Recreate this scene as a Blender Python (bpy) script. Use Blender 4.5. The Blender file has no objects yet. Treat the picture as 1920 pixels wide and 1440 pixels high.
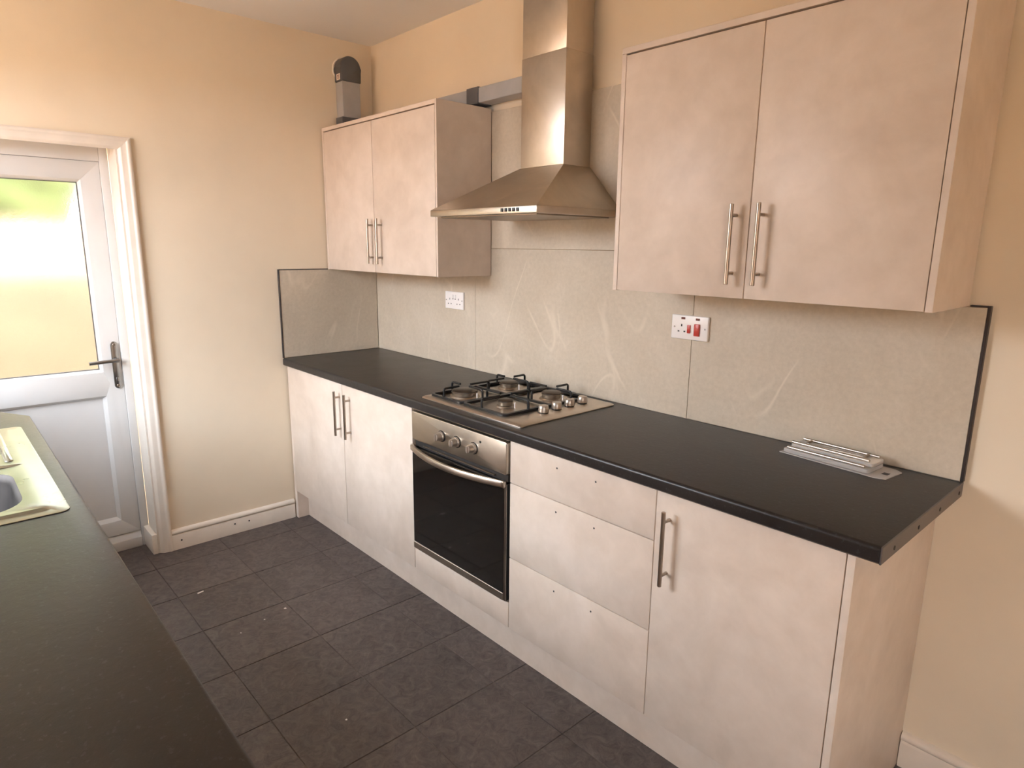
import bpy, bmesh, math, random
from mathutils import Vector, Matrix

random.seed(7)
scene = bpy.context.scene
COL = scene.collection

# ------------------------------------------------------------------ camera
CAM = Vector((3.3658, -1.9947, 1.5133))
YAW, PITCH, ROLL, FPX = 0.8315, -0.2096, 0.0111, 1221.89
fw = Vector((-math.sin(YAW) * math.cos(PITCH), math.cos(YAW) * math.cos(PITCH), math.sin(PITCH)))
rt = Vector((math.cos(YAW), math.sin(YAW), 0))
up = rt.cross(fw)
r2 = rt * math.cos(ROLL) + up * math.sin(ROLL)
u2 = up * math.cos(ROLL) - rt * math.sin(ROLL)
cd = bpy.data.cameras.new('camera')
cam = bpy.data.objects.new('camera', cd)
COL.objects.link(cam)
cd.sensor_fit = 'HORIZONTAL'
cd.sensor_width = 36.0
cd.lens = 36.0 * FPX / 1920.0
cd.clip_start = 0.02
m = Matrix.Identity(4)
for i in range(3):
    m[i][0], m[i][1], m[i][2], m[i][3] = r2[i], u2[i], -fw[i], CAM[i]
cam.matrix_world = m
scene.camera = cam

# ------------------------------------------------------------------ sky, daylight, exposure
SKY = 22.0
world = bpy.data.worlds.new('overcast_sky')
scene.world = world
world.use_nodes = True
wb = world.node_tree.nodes['Background']
wb.inputs['Color'].default_value = (0.88, 0.97, 1.08, 1)
wb.inputs['Strength'].default_value = SKY

# openings the daylight comes through (metres)
WIN = (0.20, 1.50, 1.02, 2.22)
WIN_ADDED = (4.32, 4.98, 0.35, 1.95)         # unseen opening added to brighten the right wall, past the sink worktop          # window in the sink wall: x0, x1, z0, z1
DOOR_Y = (-2.145, -1.272)               # back door frame: y0, y1
WALL_Y = 0.014                          # plaster of the cabinet wall
SINK_Y = -2.42                          # plaster of the sink wall
FAR_X = -0.010                          # plaster of the door wall
NEAR_X = 5.20
CEIL = 2.562

def portal(name, loc, rot, sx, sy):
    l = bpy.data.lights.new(name, 'AREA')
    l.shape = 'RECTANGLE'; l.size = sx; l.size_y = sy
    l.cycles.is_portal = True
    o = bpy.data.objects.new(name, l)
    COL.objects.link(o)
    o.location = loc; o.rotation_euler = rot
portal('window_portal', ((WIN[0] + WIN[1]) / 2, SINK_Y - 0.24, (WIN[2] + WIN[3]) / 2), (math.radians(90), 0, 0), WIN[1] - WIN[0], WIN[3] - WIN[2])

sun = bpy.data.lights.new('sun', 'SUN')
sun.energy = 40.0
sun.angle = math.radians(0.53)
sun.color = (1.0, 0.97, 0.93)
so = bpy.data.objects.new('sun', sun)
COL.objects.link(so)
so.rotation_euler = Vector((-0.82, -0.28, -0.50)).to_track_quat('-Z', 'Y').to_euler()

portal('added_window_portal', ((WIN_ADDED[0] + WIN_ADDED[1]) / 2, SINK_Y - 0.24, (WIN_ADDED[2] + WIN_ADDED[3]) / 2), (math.radians(90), 0, 0), WIN_ADDED[1] - WIN_ADDED[0], WIN_ADDED[3] - WIN_ADDED[2])
scene.view_settings.view_transform = 'Standard'
scene.view_settings.look = 'None'
scene.view_settings.exposure = 0.24
scene.view_settings.gamma = 1.0
scene.view_settings.use_curve_mapping = False
scene.cycles.max_bounces = 12
scene.cycles.diffuse_bounces = 8
scene.cycles.transmission_bounces = 10
scene.cycles.sample_clamp_indirect = 20.0

# ------------------------------------------------------------------ materials
def lin(c):
    r = []
    for v in c:
        v /= 255.0
        r.append(v / 12.92 if v <= 0.04045 else ((v + 0.055) / 1.055) ** 2.4)
    return (*r, 1.0)

class NT:
    def __init__(self, name):
        self.mat = bpy.data.materials.new(name)
        self.mat.use_nodes = True
        self.t = self.mat.node_tree
        self.b = self.t.nodes['Principled BSDF']
        self.out = self.t.nodes['Material Output']
    def n(self, kind, **kw):
        nd = self.t.nodes.new(kind)
        for k, v in kw.items():
            if k in nd.inputs: nd.inputs[k].default_value = v
            else: setattr(nd, k, v)
        return nd
    def l(self, a, b): self.t.links.new(a, b)
    def coords(self, scale=(1, 1, 1), rot=(0, 0, 0), loc=(0, 0, 0)):
        tc = self.n('ShaderNodeNewGeometry')
        mp = self.n('ShaderNodeMapping')
        mp.inputs['Scale'].default_value = scale
        mp.inputs['Rotation'].default_value = rot
        mp.inputs['Location'].default_value = loc
        self.l(tc.outputs['Position'], mp.inputs['Vector'])
        return mp.outputs['Vector']
    def noise(self, vec, scale, detail=4, rough=0.55, dist=0.0):
        nd = self.n('ShaderNodeTexNoise')
        nd.inputs['Scale'].default_value = scale
        nd.inputs['Detail'].default_value = detail
        nd.inputs['Roughness'].default_value = rough
        nd.inputs['Distortion'].default_value = dist
        self.l(vec, nd.inputs['Vector'])
        return nd.outputs['Fac']
    def ramp(self, fac, stops):
        nd = self.n('ShaderNodeValToRGB')
        el = nd.color_ramp.elements
        while len(el) < len(stops): el.new(0.5)
        for e, (p, c) in zip(el, stops):
            e.position = p; e.color = c
        self.l(fac, nd.inputs['Fac'])
        return nd.outputs['Color']
    def mix(self, fac, a, b, mode='MIX'):
        nd = self.n('ShaderNodeMix', data_type='RGBA', blend_type=mode)
        for s, v in ((0, fac), (6, a), (7, b)):
            if hasattr(v, 'is_linked') or hasattr(v, 'node'): self.l(v, nd.inputs[s])
            else: nd.inputs[s].default_value = v
        return nd.outputs[2]
    def math(self, op, a, b=0.0, c=0.0):
        nd = self.n('ShaderNodeMath', operation=op)
        for i, v in enumerate((a, b, c)):
            if hasattr(v, 'node'): self.l(v, nd.inputs[i])
            else: nd.inputs[i].default_value = v
        return nd.outputs[0]
    def bump(self, h, strength, dist=0.01):
        nd = self.n('ShaderNodeBump')
        nd.inputs['Strength'].default_value = strength
        nd.inputs['Distance'].default_value = dist
        self.l(h, nd.inputs['Height'])
        self.l(nd.outputs['Normal'], self.b.inputs['Normal'])
    def set(self, rough=0.5, metal=0.0, spec=0.5, color=None):
        self.b.inputs['Roughness'].default_value = rough
        self.b.inputs['Metallic'].default_value = metal
        self.b.inputs['Specular IOR Level'].default_value = spec
        if color is not None: self.b.inputs['Base Color'].default_value = lin(color)

def simple(name, color, rough=0.5, metal=0.0, spec=0.5, var=0.0, vscale=6.0, bump=0.0, bscale=200.0):
    t = NT(name); t.set(rough, metal, spec, color)
    if var:
        v = t.coords()
        f = t.noise(v, vscale, 5)
        d = tuple(max(0, c * (1 - var)) for c in color); e = tuple(min(255, c * (1 + var * 0.6)) for c in color)
        t.l(t.ramp(f, [(0.3, lin(d)), (0.7, lin(e))]), t.b.inputs['Base Color'])
    if bump:
        t.bump(t.noise(t.coords(), bscale, 3), bump, 0.002)
    return t.mat

M = {}
M['paint'] = simple('cream_wall_paint', (234, 220, 198), 0.75, spec=0.25, var=0.025, vscale=2.0, bump=0.10, bscale=160)
M['ceiling'] = simple('white_ceiling_paint', (230, 228, 226), 0.8, spec=0.2, bump=0.08, bscale=120)
M['gloss'] = simple('white_gloss_paint', (232, 222, 210), 0.35, var=0.03, vscale=9)
M['upvc'] = simple('white_upvc', (212, 210, 208), 0.25, var=0.012, vscale=7)
M['gasket'] = simple('grey_gasket', (92, 88, 84), 0.7)
M['white_plastic'] = simple('white_socket_plastic', (244, 240, 238), 0.3)
M['socket_hole'] = simple('dark_socket_hole', (60, 56, 56), 0.7)
M['red_plastic'] = simple('red_rocker_plastic', (196, 62, 52), 0.3)
M['neon'] = simple('dark_red_neon_lens', (92, 34, 28), 0.25)
M['black_enamel'] = simple('black_enamel', (26, 25, 26), 0.35, var=0.1, vscale=60)
M['duct'] = simple('grey_duct_plastic', (168, 168, 170), 0.4, var=0.04, vscale=14)
M['duct_dark'] = simple('dark_grey_duct_fitting', (92, 92, 95), 0.4, var=0.05, vscale=14)
M['sticker'] = simple('paper_sticker', (235, 225, 215), 0.6)
M['sticker_ink'] = simple('sticker_ink', (150, 110, 95), 0.6)
M['filler'] = simple('white_filler', (236, 226, 212), 0.9, bump=0.6, bscale=90)
M['trim_dark'] = simple('dark_tile_trim', (62, 54, 52), 0.45, metal=0.3)
M['strip'] = simple('charcoal_aluminium_strip', (112, 106, 105), 0.4, metal=0.6)
M['screw'] = simple('dark_screw', (34, 30, 30), 0.5, metal=0.4)
M['shadow_gap'] = simple('dark_gap', (40, 34, 30), 0.8)
M['carcass'] = simple('white_carcass_board', (226, 214, 202), 0.5)
M['grout'] = simple('floor_grout', (92, 84, 80), 0.9, var=0.5, vscale=5)
M['tile_grout'] = simple('beige_tile_grout', (168, 146, 118), 0.9)
M['rubber'] = simple('black_rubber', (30, 29, 29), 0.7)
M['silver_plastic'] = simple('silver_knob_plastic', (190, 178, 166), 0.32, metal=0.75)
M['fleck'] = simple('white_paint_fleck', (240, 236, 232), 0.8, bump=0.4)

def laminate():
    t = NT('stone_effect_laminate'); t.set(0.42, spec=0.45)
    a = t.noise(t.coords(), 3.2, 6, 0.6, 0.6)
    b = t.noise(t.coords(loc=(3, 7, 1)), 11.0, 5, 0.6, 0.3)
    c1 = t.ramp(a, [(0.30, lin((205, 187, 171))), (0.52, lin((219, 202, 186))), (0.74, lin((229, 213, 200)))])
    c2 = t.ramp(b, [(0.35, lin((206, 190, 176))), (0.70, lin((232, 217, 205)))])
    t.l(t.mix(0.35, c1, c2), t.b.inputs['Base Color'])
    t.bump(t.noise(t.coords(), 260, 3), 0.08, 0.001)
    return t.mat
M['laminate'] = laminate()

def worktop():
    t = NT('charcoal_slate_worktop'); t.set(0.30, spec=0.42)
    a = t.noise(t.coords(), 5.0, 6, 0.65, 0.5)
    b = t.noise(t.coords(), 90.0, 4, 0.7)
    c1 = t.ramp(a, [(0.30, lin((30, 27, 26))), (0.70, lin((42, 38, 37)))])
    sp = t.ramp(b, [(0.58, (0, 0, 0, 1)), (0.72, (1, 1, 1, 1))])
    c2 = t.mix(t.math('MULTIPLY', sp, 0.30), c1, lin((98, 100, 108)))
    t.l(c2, t.b.inputs['Base Color'])
    rr = t.n('ShaderNodeMapRange'); rr.inputs['To Min'].default_value = 0.27; rr.inputs['To Max'].default_value = 0.40
    t.l(a, rr.inputs['Value']); t.l(rr.outputs[0], t.b.inputs['Roughness'])
    t.bump(t.noise(t.coords(), 38.0, 5, 0.65, 0.3), 0.20, 0.003)
    return t.mat
M['worktop'] = worktop()

def floor_tile():
    t = NT('dark_slate_floor_tile'); t.set(0.5, spec=0.45)
    oi = t.n('ShaderNodeObjectInfo')
    v = t.coords()
    add = t.n('ShaderNodeVectorMath', operation='ADD')
    cx = t.n('ShaderNodeCombineXYZ')
    t.l(t.math('MULTIPLY', oi.outputs['Random'], 9.0), cx.inputs[0]); t.l(t.math('MULTIPLY', oi.outputs['Random'], 23.0), cx.inputs[1])
    t.l(v, add.inputs[0]); t.l(cx.outputs[0], add.inputs[1])
    vv = add.outputs[0]
    a = t.noise(vv, 4.5, 6, 0.65, 0.5)
    b = t.noise(vv, 22.0, 7, 0.74, 1.4)
    c1 = t.ramp(a, [(0.28, lin((79, 71, 69))), (0.55, lin((95, 86, 83))), (0.78, lin((106, 98, 93)))])
    c2 = t.ramp(b, [(0.30, lin((40, 35, 34))), (0.52, lin((96, 87, 84))), (0.80, lin((136, 126, 121)))])
    c3 = t.mix(0.62, c1, c2)
    tone = t.n('ShaderNodeMapRange'); tone.inputs['To Min'].default_value = 0.90; tone.inputs['To Max'].default_value = 1.08
    t.l(oi.outputs['Random'], tone.inputs['Value'])
    hs = t.n('ShaderNodeHueSaturation'); t.l(tone.outputs[0], hs.inputs['Value']); t.l(c3, hs.inputs['Color'])
    t.l(hs.outputs[0], t.b.inputs['Base Color'])
    rr = t.n('ShaderNodeMapRange'); rr.inputs['To Min'].default_value = 0.40; rr.inputs['To Max'].default_value = 0.66
    t.l(b, rr.inputs['Value']); t.l(rr.outputs[0], t.b.inputs['Roughness'])
    h = t.math('ADD', t.math('MULTIPLY', b, 0.7), t.math('MULTIPLY', t.noise(vv, 9.0, 4, 0.6, 1.5), 0.8))
    t.bump(h, 0.62, 0.008)
    return t.mat
M['floor_tile'] = floor_tile()

def wall_tile():
    t = NT('beige_slate_wall_tile'); t.set(0.45, spec=0.45)
    v0 = t.coords()
    a = t.noise(v0, 2.4, 6, 0.6, 0.4)
    g = t.noise(v0, 60.0, 5, 0.7)
    c1 = t.ramp(a, [(0.28, lin((190, 178, 160))), (0.52, lin((203, 191, 173))), (0.76, lin((214, 203, 187)))])
    c2 = t.mix(0.18, c1, t.ramp(g, [(0.3, lin((150, 138, 118))), (0.7, lin((226, 214, 196)))]))
    # long slanting veins, thicker and thinner
    veins = None
    for rot, loc, sc, wd in ((0.40, (0, 0, 0), 3.2, 0.012), (-0.34, (4, 0, 2), 2.6, 0.010)):
        mp2 = t.n('ShaderNodeMapping'); mp2.inputs['Scale'].default_value = (1.0, 1.0, 0.16)
        t.l(t.coords(rot=(rot, rot, 0), loc=loc), mp2.inputs['Vector'])
        vv = mp2.outputs['Vector']
        nz = t.noise(vv, sc, 2, 0.5, 0.1)
        d = t.math('ABSOLUTE', t.math('SUBTRACT', nz, 0.52))
        mk = t.math('SUBTRACT', 1.0, t.math('MINIMUM', t.math('DIVIDE', d, wd), 1.0))
        brk = t.ramp(t.noise(t.coords(loc=loc), 3.2, 3), [(0.48, (0, 0, 0, 1)), (0.62, (1, 1, 1, 1))])
        mk = t.math('MULTIPLY', mk, brk)
        veins = mk if veins is None else t.math('MAXIMUM', veins, mk)
    t.l(t.mix(t.math('MULTIPLY', veins, 0.6), c2, lin((226, 214, 196))), t.b.inputs['Base Color'])
    h = t.math('ADD', t.math('MULTIPLY', g, 0.5), t.math('MULTIPLY', t.noise(v0, 14.0, 5, 0.6, 1.0), 0.6))
    t.bump(t.math('ADD', h, t.math('MULTIPLY', veins, 0.3)), 0.16, 0.004)
    return t.mat
M['wall_tile'] = wall_tile()

def steel(name, col, rough, stretch=(1, 1, 60), smear=0.06):
    t = NT(name); t.set(rough, 1.0, 0.5)
    a = t.noise(t.coords(scale=stretch), 30.0, 4, 0.6)
    b = t.noise(t.coords(), 5.0, 5, 0.6, 0.8)
    d = tuple(c * (1 - smear) for c in col); e = tuple(min(255, c * (1 + smear)) for c in col)
    t.l(t.ramp(b, [(0.3, lin(d)), (0.7, lin(e))]), t.b.inputs['Base Color'])
    rr = t.n('ShaderNodeMapRange'); rr.inputs['To Min'].default_value = rough * 0.8; rr.inputs['To Max'].default_value = rough * 1.25
    t.l(b, rr.inputs['Value']); t.l(rr.outputs[0], t.b.inputs['Roughness'])
    t.bump(a, 0.05, 0.001)
    return t.mat
M['steel'] = steel('brushed_steel', (200, 190, 178), 0.34)
M['steel_h'] = steel('brushed_steel_across', (196, 186, 172), 0.32, (1, 60, 60))
M['sink_steel'] = steel('sink_steel', (172, 173, 160), 0.28, (60, 1, 60))
M['handle_steel'] = steel('satin_handle_steel', (176, 164, 152), 0.3)
M['burner'] = steel('burner_alloy', (160, 148, 134), 0.4)
M['chrome'] = simple('satin_chrome', (150, 148, 146), 0.28, metal=1.0)
M['bowl_steel'] = steel('dark_bowl_steel', (66, 62, 60), 0.55, (20, 20, 20), 0.2)  # bowl much darker and blotchier than the sink top
M['burner_cap'] = steel('burner_cap_enamel', (104, 96, 88), 0.42)

def dark_glass():
    t = NT('dark_oven_glass'); t.set(0.06, 0.0, 0.9, (18, 16, 14))
    t.b.inputs['IOR'].default_value = 1.6
    return t.mat
M['oven_glass'] = dark_glass()

def clear_plastic():
    t = NT('clear_plastic'); t.set(0.12, 0.0, 0.5, (235, 232, 230))
    t.b.inputs['Transmission Weight'].default_value = 0.5
    t.b.inputs['IOR'].default_value = 1.15
    return t.mat
M['clear_plastic'] = clear_plastic()

def window_glass():
    t = NT('clear_window_glass')
    tr = t.n('ShaderNodeBsdfTransparent'); gl = t.n('ShaderNodeBsdfGlossy'); gl.inputs['Roughness'].default_value = 0.02
    mx = t.n('ShaderNodeMixShader'); mx.inputs[0].default_value = 0.06
    t.l(tr.outputs[0], mx.inputs[1]); t.l(gl.outputs[0], mx.inputs[2]); t.l(mx.outputs[0], t.out.inputs['Surface'])
    return t.mat
M['window_glass'] = window_glass()

def frosted():
    t = NT('frosted_door_glass')
    rf = t.n('ShaderNodeBsdfRefraction'); rf.inputs['Roughness'].default_value = 0.46; rf.inputs['IOR'].default_value = 1.08
    rf.inputs['Color'].default_value = (0.55, 0.545, 0.53, 1)
    gl = t.n('ShaderNodeBsdfGlossy'); gl.inputs['Roughness'].default_value = 0.12
    mx = t.n('ShaderNodeMixShader'); mx.inputs[0].default_value = 0.05
    bp = t.n('ShaderNodeBump'); bp.inputs['Strength'].default_value = 0.5; bp.inputs['Distance'].default_value = 0.003
    t.l(t.noise(t.coords(), 170, 3), bp.inputs['Height']); t.l(bp.outputs[0], rf.inputs['Normal']); t.l(bp.outputs[0], gl.inputs['Normal'])
    t.l(rf.outputs[0], mx.inputs[1]); t.l(gl.outputs[0], mx.inputs[2]); t.l(mx.outputs[0], t.out.inputs['Surface'])
    return t.mat
M['frosted'] = frosted()
M['yard_render'] = simple('pale_yard_render', (156, 139, 114), 0.9, var=0.10, vscale=1.6, bump=0.3, bscale=30)
M['brick_red'] = simple('warm_bounce_brick', (176, 142, 112), 0.9, var=0.12, vscale=3.0)
M['paving'] = simple('pale_paving', (176, 150, 120), 0.9, var=0.12, vscale=3.0)
M['lawn'] = simple('lawn_green', (112, 128, 62), 0.9, var=0.3, vscale=20.0)
M['hedge'] = simple('hedge_leaf_green', (104, 112, 66), 0.8, var=0.5, vscale=9.0, bump=0.8, bscale=40)

# ------------------------------------------------------------------ mesh helpers
def _merge(bm, tmp, mat=None):
    if mat is not None: bmesh.ops.transform(tmp, matrix=mat, verts=tmp.verts)
    vm = {v: bm.verts.new(v.co) for v in tmp.verts}
    for f in tmp.faces:
        try: bm.faces.new([vm[v] for v in f.verts])
        except ValueError: pass
    tmp.free()

def new(): return bmesh.new()

def box(bm, x0, x1, y0, y1, z0, z1, bev=0.0, seg=2, mat=None):
    t = bmesh.new()
    bmesh.ops.create_cube(t, size=1.0)
    for v in t.verts:
        v.co = Vector((x0 + (v.co.x + .5) * (x1 - x0), y0 + (v.co.y + .5) * (y1 - y0), z0 + (v.co.z + .5) * (z1 - z0)))
    if bev:
        bmesh.ops.bevel(t, geom=list(t.edges), offset=bev, segments=seg, affect='EDGES', profile=0.5)
    _merge(bm, t, mat)
    return bm

def frame_of(d):
    d = d.normalized()
    a = Vector((0, 0, 1)) if abs(d.z) < 0.9 else Vector((1, 0, 0))
    s = d.cross(a).normalized()
    return s, s.cross(d).normalized()

def cyl(bm, p0, p1, r, r1=None, n=20, bev=0.0):
    p0, p1 = Vector(p0), Vector(p1)
    d = p1 - p0; L = d.length; r1 = r if r1 is None else r1
    s, u = frame_of(d); d = d.normalized()
    prof = [(0, 0.0), (r, 0.0), (r1, L), (0, L)] if not bev else [(0, 0), (r - bev, 0), (r, bev), (r1, L - bev), (r1 - bev, L), (0, L)]
    rings = []
    for rr, h in prof:
        if rr == 0: rings.append([bm.verts.new(p0 + d * h)])
        else: rings.append([bm.verts.new(p0 + d * h + (s * math.cos(2 * math.pi * k / n) + u * math.sin(2 * math.pi * k / n)) * rr) for k in range(n)])
    for A, B in zip(rings, rings[1:]):
        for k in range(n):
            j = (k + 1) % n
            if len(A) == 1: bm.faces.new((A[0], B[j], B[k]))
            elif len(B) == 1: bm.faces.new((A[k], A[j], B[0]))
            else: bm.faces.new((A[k], A[j], B[j], B[k]))
    return bm

def lathe(bm, c, prof, n=28):
    c = Vector(c); rings = []
    for rr, h in prof:
        if rr == 0: rings.append([bm.verts.new(c + Vector((0, 0, h)))])
        else: rings.append([bm.verts.new(c + Vector((rr * math.cos(2 * math.pi * k / n), rr * math.sin(2 * math.pi * k / n), h))) for k in range(n)])
    for A, B in zip(rings, rings[1:]):
        for k in range(n):
            j = (k + 1) % n
            if len(A) == 1 and len(B) == 1: continue
            if len(A) == 1: bm.faces.new((A[0], B[k], B[j]))
            elif len(B) == 1: bm.faces.new((A[k], A[j], B[0]))
            else: bm.faces.new((A[k], A[j], B[j], B[k]))
    return bm

def prism(bm, pts, a0, a1, ax='z', bev=0.0):
    """polygon extruded along ax; pts in the other two axes (xy, xz or yz)"""
    def P(p, h):
        return Vector((p[0], p[1], h)) if ax == 'z' else Vector((p[0], h, p[1])) if ax == 'y' else Vector((h, p[0], p[1]))
    t = bmesh.new()
    A = [t.verts.new(P(p, a0)) for p in pts]; B = [t.verts.new(P(p, a1)) for p in pts]
    t.faces.new(A); t.faces.new(B[::-1])
    for i in range(len(pts)):
        j = (i + 1) % len(pts)
        t.faces.new((A[i], B[i], B[j], A[j]))
    if bev:
        bmesh.ops.bevel(t, geom=list(t.edges), offset=bev, segments=2, affect='EDGES', profile=0.5)
    _merge(bm, t)
    return bm

def ring(bm, outer, inner, a0, a1, ax='z'):
    """plate with one hole; outer and inner loops have the same number of points"""
    def P(p, h):
        return Vector((p[0], p[1], h)) if ax == 'z' else Vector((p[0], h, p[1])) if ax == 'y' else Vector((h, p[0], p[1]))
    n = len(outer)
    L = [[bm.verts.new(P(p, h)) for p in loop] for loop in (outer, inner) for h in (a0, a1)]
    o0, o1, i0, i1 = L
    for k in range(n):
        j = (k + 1) % n
        bm.faces.new((o0[k], o0[j], i0[j], i0[k])); bm.faces.new((o1[k], i1[k], i1[j], o1[j]))
        bm.faces.new((o0[k], o1[k], o1[j], o0[j])); bm.faces.new((i0[k], i0[j], i1[j], i1[k]))
    return bm

def rrect(x0, x1, y0, y1, r, n=5):
    pts = []
    for cx, cy, a in ((x1 - r, y1 - r, 0), (x0 + r, y1 - r, 90), (x0 + r, y0 + r, 180), (x1 - r, y0 + r, 270)):
        for k in range(n + 1):
            t = math.radians(a + 90.0 * k / n)
            pts.append((cx + r * math.cos(t), cy + r * math.sin(t)))
    return pts

def rect(x0, x1, y0, y1): return [(x0, y0), (x1, y0), (x1, y1), (x0, y1)]

def tube(bm, pts, r, n=8, closed=False, flat=None):
    """sweep of a round (or flat = (w, h)) section along a polyline"""
    pts = [Vector(p) for p in pts]; N = len(pts); rings = []
    pu = None
    for i, p in enumerate(pts):
        a = pts[i - 1] if (i > 0 or closed) else p
        b = pts[(i + 1) % N] if (i < N - 1 or closed) else p
        d = (b - a).normalized()
        s, u = frame_of(d)
        if pu is not None:
            u = (pu - d * pu.dot(d)).normalized(); s = d.cross(u)
        pu = u
        if flat:
            w, h = flat
            rings.append([bm.verts.new(p + s * x + u * z) for x, z in ((-w, -h), (w, -h), (w, h), (-w, h))])
        else:
            rings.append([bm.verts.new(p + (s * math.cos(2 * math.pi * k / n) + u * math.sin(2 * math.pi * k / n)) * r) for k in range(n)])
    m_ = len(rings[0])
    for i in range(N if closed else N - 1):
        A, B = rings[i], rings[(i + 1) % N]
        for k in range(m_):
            j = (k + 1) % m_
            bm.faces.new((A[k], A[j], B[j], B[k]))
    if not closed:
        bm.faces.new(rings[0][::-1]); bm.faces.new(rings[-1])
    return bm

def bend(pts, r=0.008, n=4):
    """round the corners of a polyline"""
    pts = [Vector(p) for p in pts]; out = [pts[0]]
    for a, b, c in zip(pts, pts[1:], pts[2:]):
        q0 = b + (a - b).normalized() * r; q1 = b + (c - b).normalized() * r
        for k in range(n + 1):
            t = k / n
            out.append(q0 * (1 - t) ** 2 + b * 2 * t * (1 - t) + q1 * t * t)
    out.append(pts[-1])
    return out

def finish(me, mat, smooth=35):
    bm = bmesh.new(); bm.from_mesh(me)
    bmesh.ops.recalc_face_normals(bm, faces=bm.faces)
    bm.to_mesh(me); bm.free()
    me.materials.append(M[mat] if isinstance(mat, str) else mat)
    if smooth:
        me.polygons.foreach_set('use_smooth', [True] * len(me.polygons))
        me.set_sharp_from_angle(angle=math.radians(smooth))

def base_loc(o):
    v = Vector((0, 0, 0))
    while o is not None:
        v += o.location; o = o.parent
    return v

def obj(name, bm, mat, parent=None, smooth=35, label=None):
    me = bpy.data.meshes.new(name)
    if parent is not None:
        off = base_loc(parent)
        bmesh.ops.translate(bm, verts=bm.verts, vec=-off)
    bm.to_mesh(me); bm.free()
    finish(me, mat, smooth)
    o = bpy.data.objects.new(name, me)
    COL.objects.link(o)
    o.parent = parent
    if label: o['label'] = label
    return o

def thing(name, label, cat, loc=(0, 0, 0), group=None):
    o = bpy.data.objects.new(name, None)
    o.empty_display_size = 0.05
    COL.objects.link(o)
    o.location = loc
    o['label'] = label; o['category'] = cat
    if group: o['group'] = group
    return o

def tag(o, label, cat, group=None):
    o['label'] = label; o['category'] = cat
    if group: o['group'] = group
    return o

def struct(o):
    o['kind'] = 'structure'
    return o

def sroot(name, loc=(0, 0, 0)):
    o = bpy.data.objects.new(name, None)
    o.empty_display_size = 0.05
    COL.objects.link(o); o.location = loc
    return struct(o)

# ------------------------------------------------------------------ room shell
# floor: grout bed with laid slate tiles
TH, GAP = 0.333, 0.003
bed = struct(obj('floor', box(new(), -0.30, NEAR_X + 0.1, SINK_Y - 0.1, 0.10, -0.06, -0.0024), 'grout', smooth=0))
tile_mesh = None
X0, Y0 = 0.160, -0.660
for i in range(-2, 16):
    for j in range(-6, 3):
        x0, x1 = X0 + TH * i, X0 + TH * (i + 1)
        y0, y1 = Y0 + TH * j, Y0 + TH * (j + 1)
        cx0, cx1 = max(x0, -0.165), min(x1, NEAR_X); cy0, cy1 = max(y0, SINK_Y), min(y1, WALL_Y)
        if cx1 - cx0 < 0.02 or cy1 - cy0 < 0.02: continue
        if cx1 <= 0.17 and i < 0:
            cx0 = -0.165 if (y1 < -1.26 + 0.4 and y0 < -1.3) else FAR_X
        full = abs(cx1 - cx0 - TH) < 1e-6 and abs(cy1 - cy0 - TH) < 1e-6
        if full and tile_mesh:
            o = bpy.data.objects.new('floor_tile', tile_mesh); COL.objects.link(o)
            o.location = (x0, y0, random.uniform(-0.0005, 0.0004)); o.parent = bed
        elif full:
            o = obj('floor_tile', box(new(), GAP / 2, TH - GAP / 2, GAP / 2, TH - GAP / 2, -0.010, 0.0, 0.0012, 1), 'floor_tile')
            o.location = (x0, y0, 0); o.parent = bed; tile_mesh = o.data
        else:
            b = box(new(), cx0 + GAP / 2, cx1 - GAP / 2, cy0 + GAP / 2, cy1 - GAP / 2, -0.010, 0.0, 0.0012, 1)
            obj('floor_tile', b, 'floor_tile', bed)

struct(obj('ceiling', box(new(), -0.25, NEAR_X + 0.1, SINK_Y - 0.2, 0.15, CEIL, CEIL + 0.12), 'ceiling', smooth=0))
wall_right = struct(obj('wall_right', box(new(), -0.25, NEAR_X + 0.1, WALL_Y, WALL_Y + 0.12, -0.06, CEIL), 'paint', smooth=0))
OP_Y0, OP_Y1, OP_Z = DOOR_Y[0] - 0.012, DOOR_Y[1] + 0.012, 1.936
wall_far = struct(obj('wall_far', prism(new(), [(SINK_Y - 0.2, -0.06), (OP_Y0, -0.06), (OP_Y0, OP_Z), (OP_Y1, OP_Z), (OP_Y1, -0.06), (WALL_Y, -0.06), (WALL_Y, CEIL), (SINK_Y - 0.2, CEIL)], -0.25, FAR_X, 'x'), 'paint', smooth=0))
wl = ring(new(), rect(FAR_X, 2.8, -0.06, CEIL), rect(*WIN), SINK_Y - 0.2, SINK_Y, 'y')
ring(wl, rect(2.8, NEAR_X, -0.06, CEIL), rect(*WIN_ADDED), SINK_Y - 0.2, SINK_Y, 'y')
bmesh.ops.remove_doubles(wl, verts=wl.verts, dist=1e-5)
struct(obj('wall_left', wl, 'paint', smooth=0))
struct(obj('wall_near', box(new(), NEAR_X, NEAR_X + 0.1, SINK_Y - 0.2, WALL_Y, -0.06, CEIL), 'paint', smooth=0))

# splashback tiles, 1.2 x 0.6 m, and their trims
WT = 0.910                                   # top of the worktops
def wtile(x0, x1, z0, z1):
    obj('wall_tile', box(new(), x0 + 0.001, x1 - 0.001, 0.0, WALL_Y, z0 + 0.001, z1 - 0.001, 0.0008, 1), 'wall_tile', wall_right)
J = 2.111
obj('tile_grout', box(new(), 0.002, 2.953, 0.003, WALL_Y, WT, 1.372), 'tile_grout', wall_right, 0)
obj('tile_grout', box(new(), 1.020, 2.000, 0.003, WALL_Y, 1.372, 2.090), 'tile_grout', wall_right, 0)
wtile(0.001, J - 1.2, WT, 1.3745)
wtile(1.0255, 1.992, 1.498, 2.0915)
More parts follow.
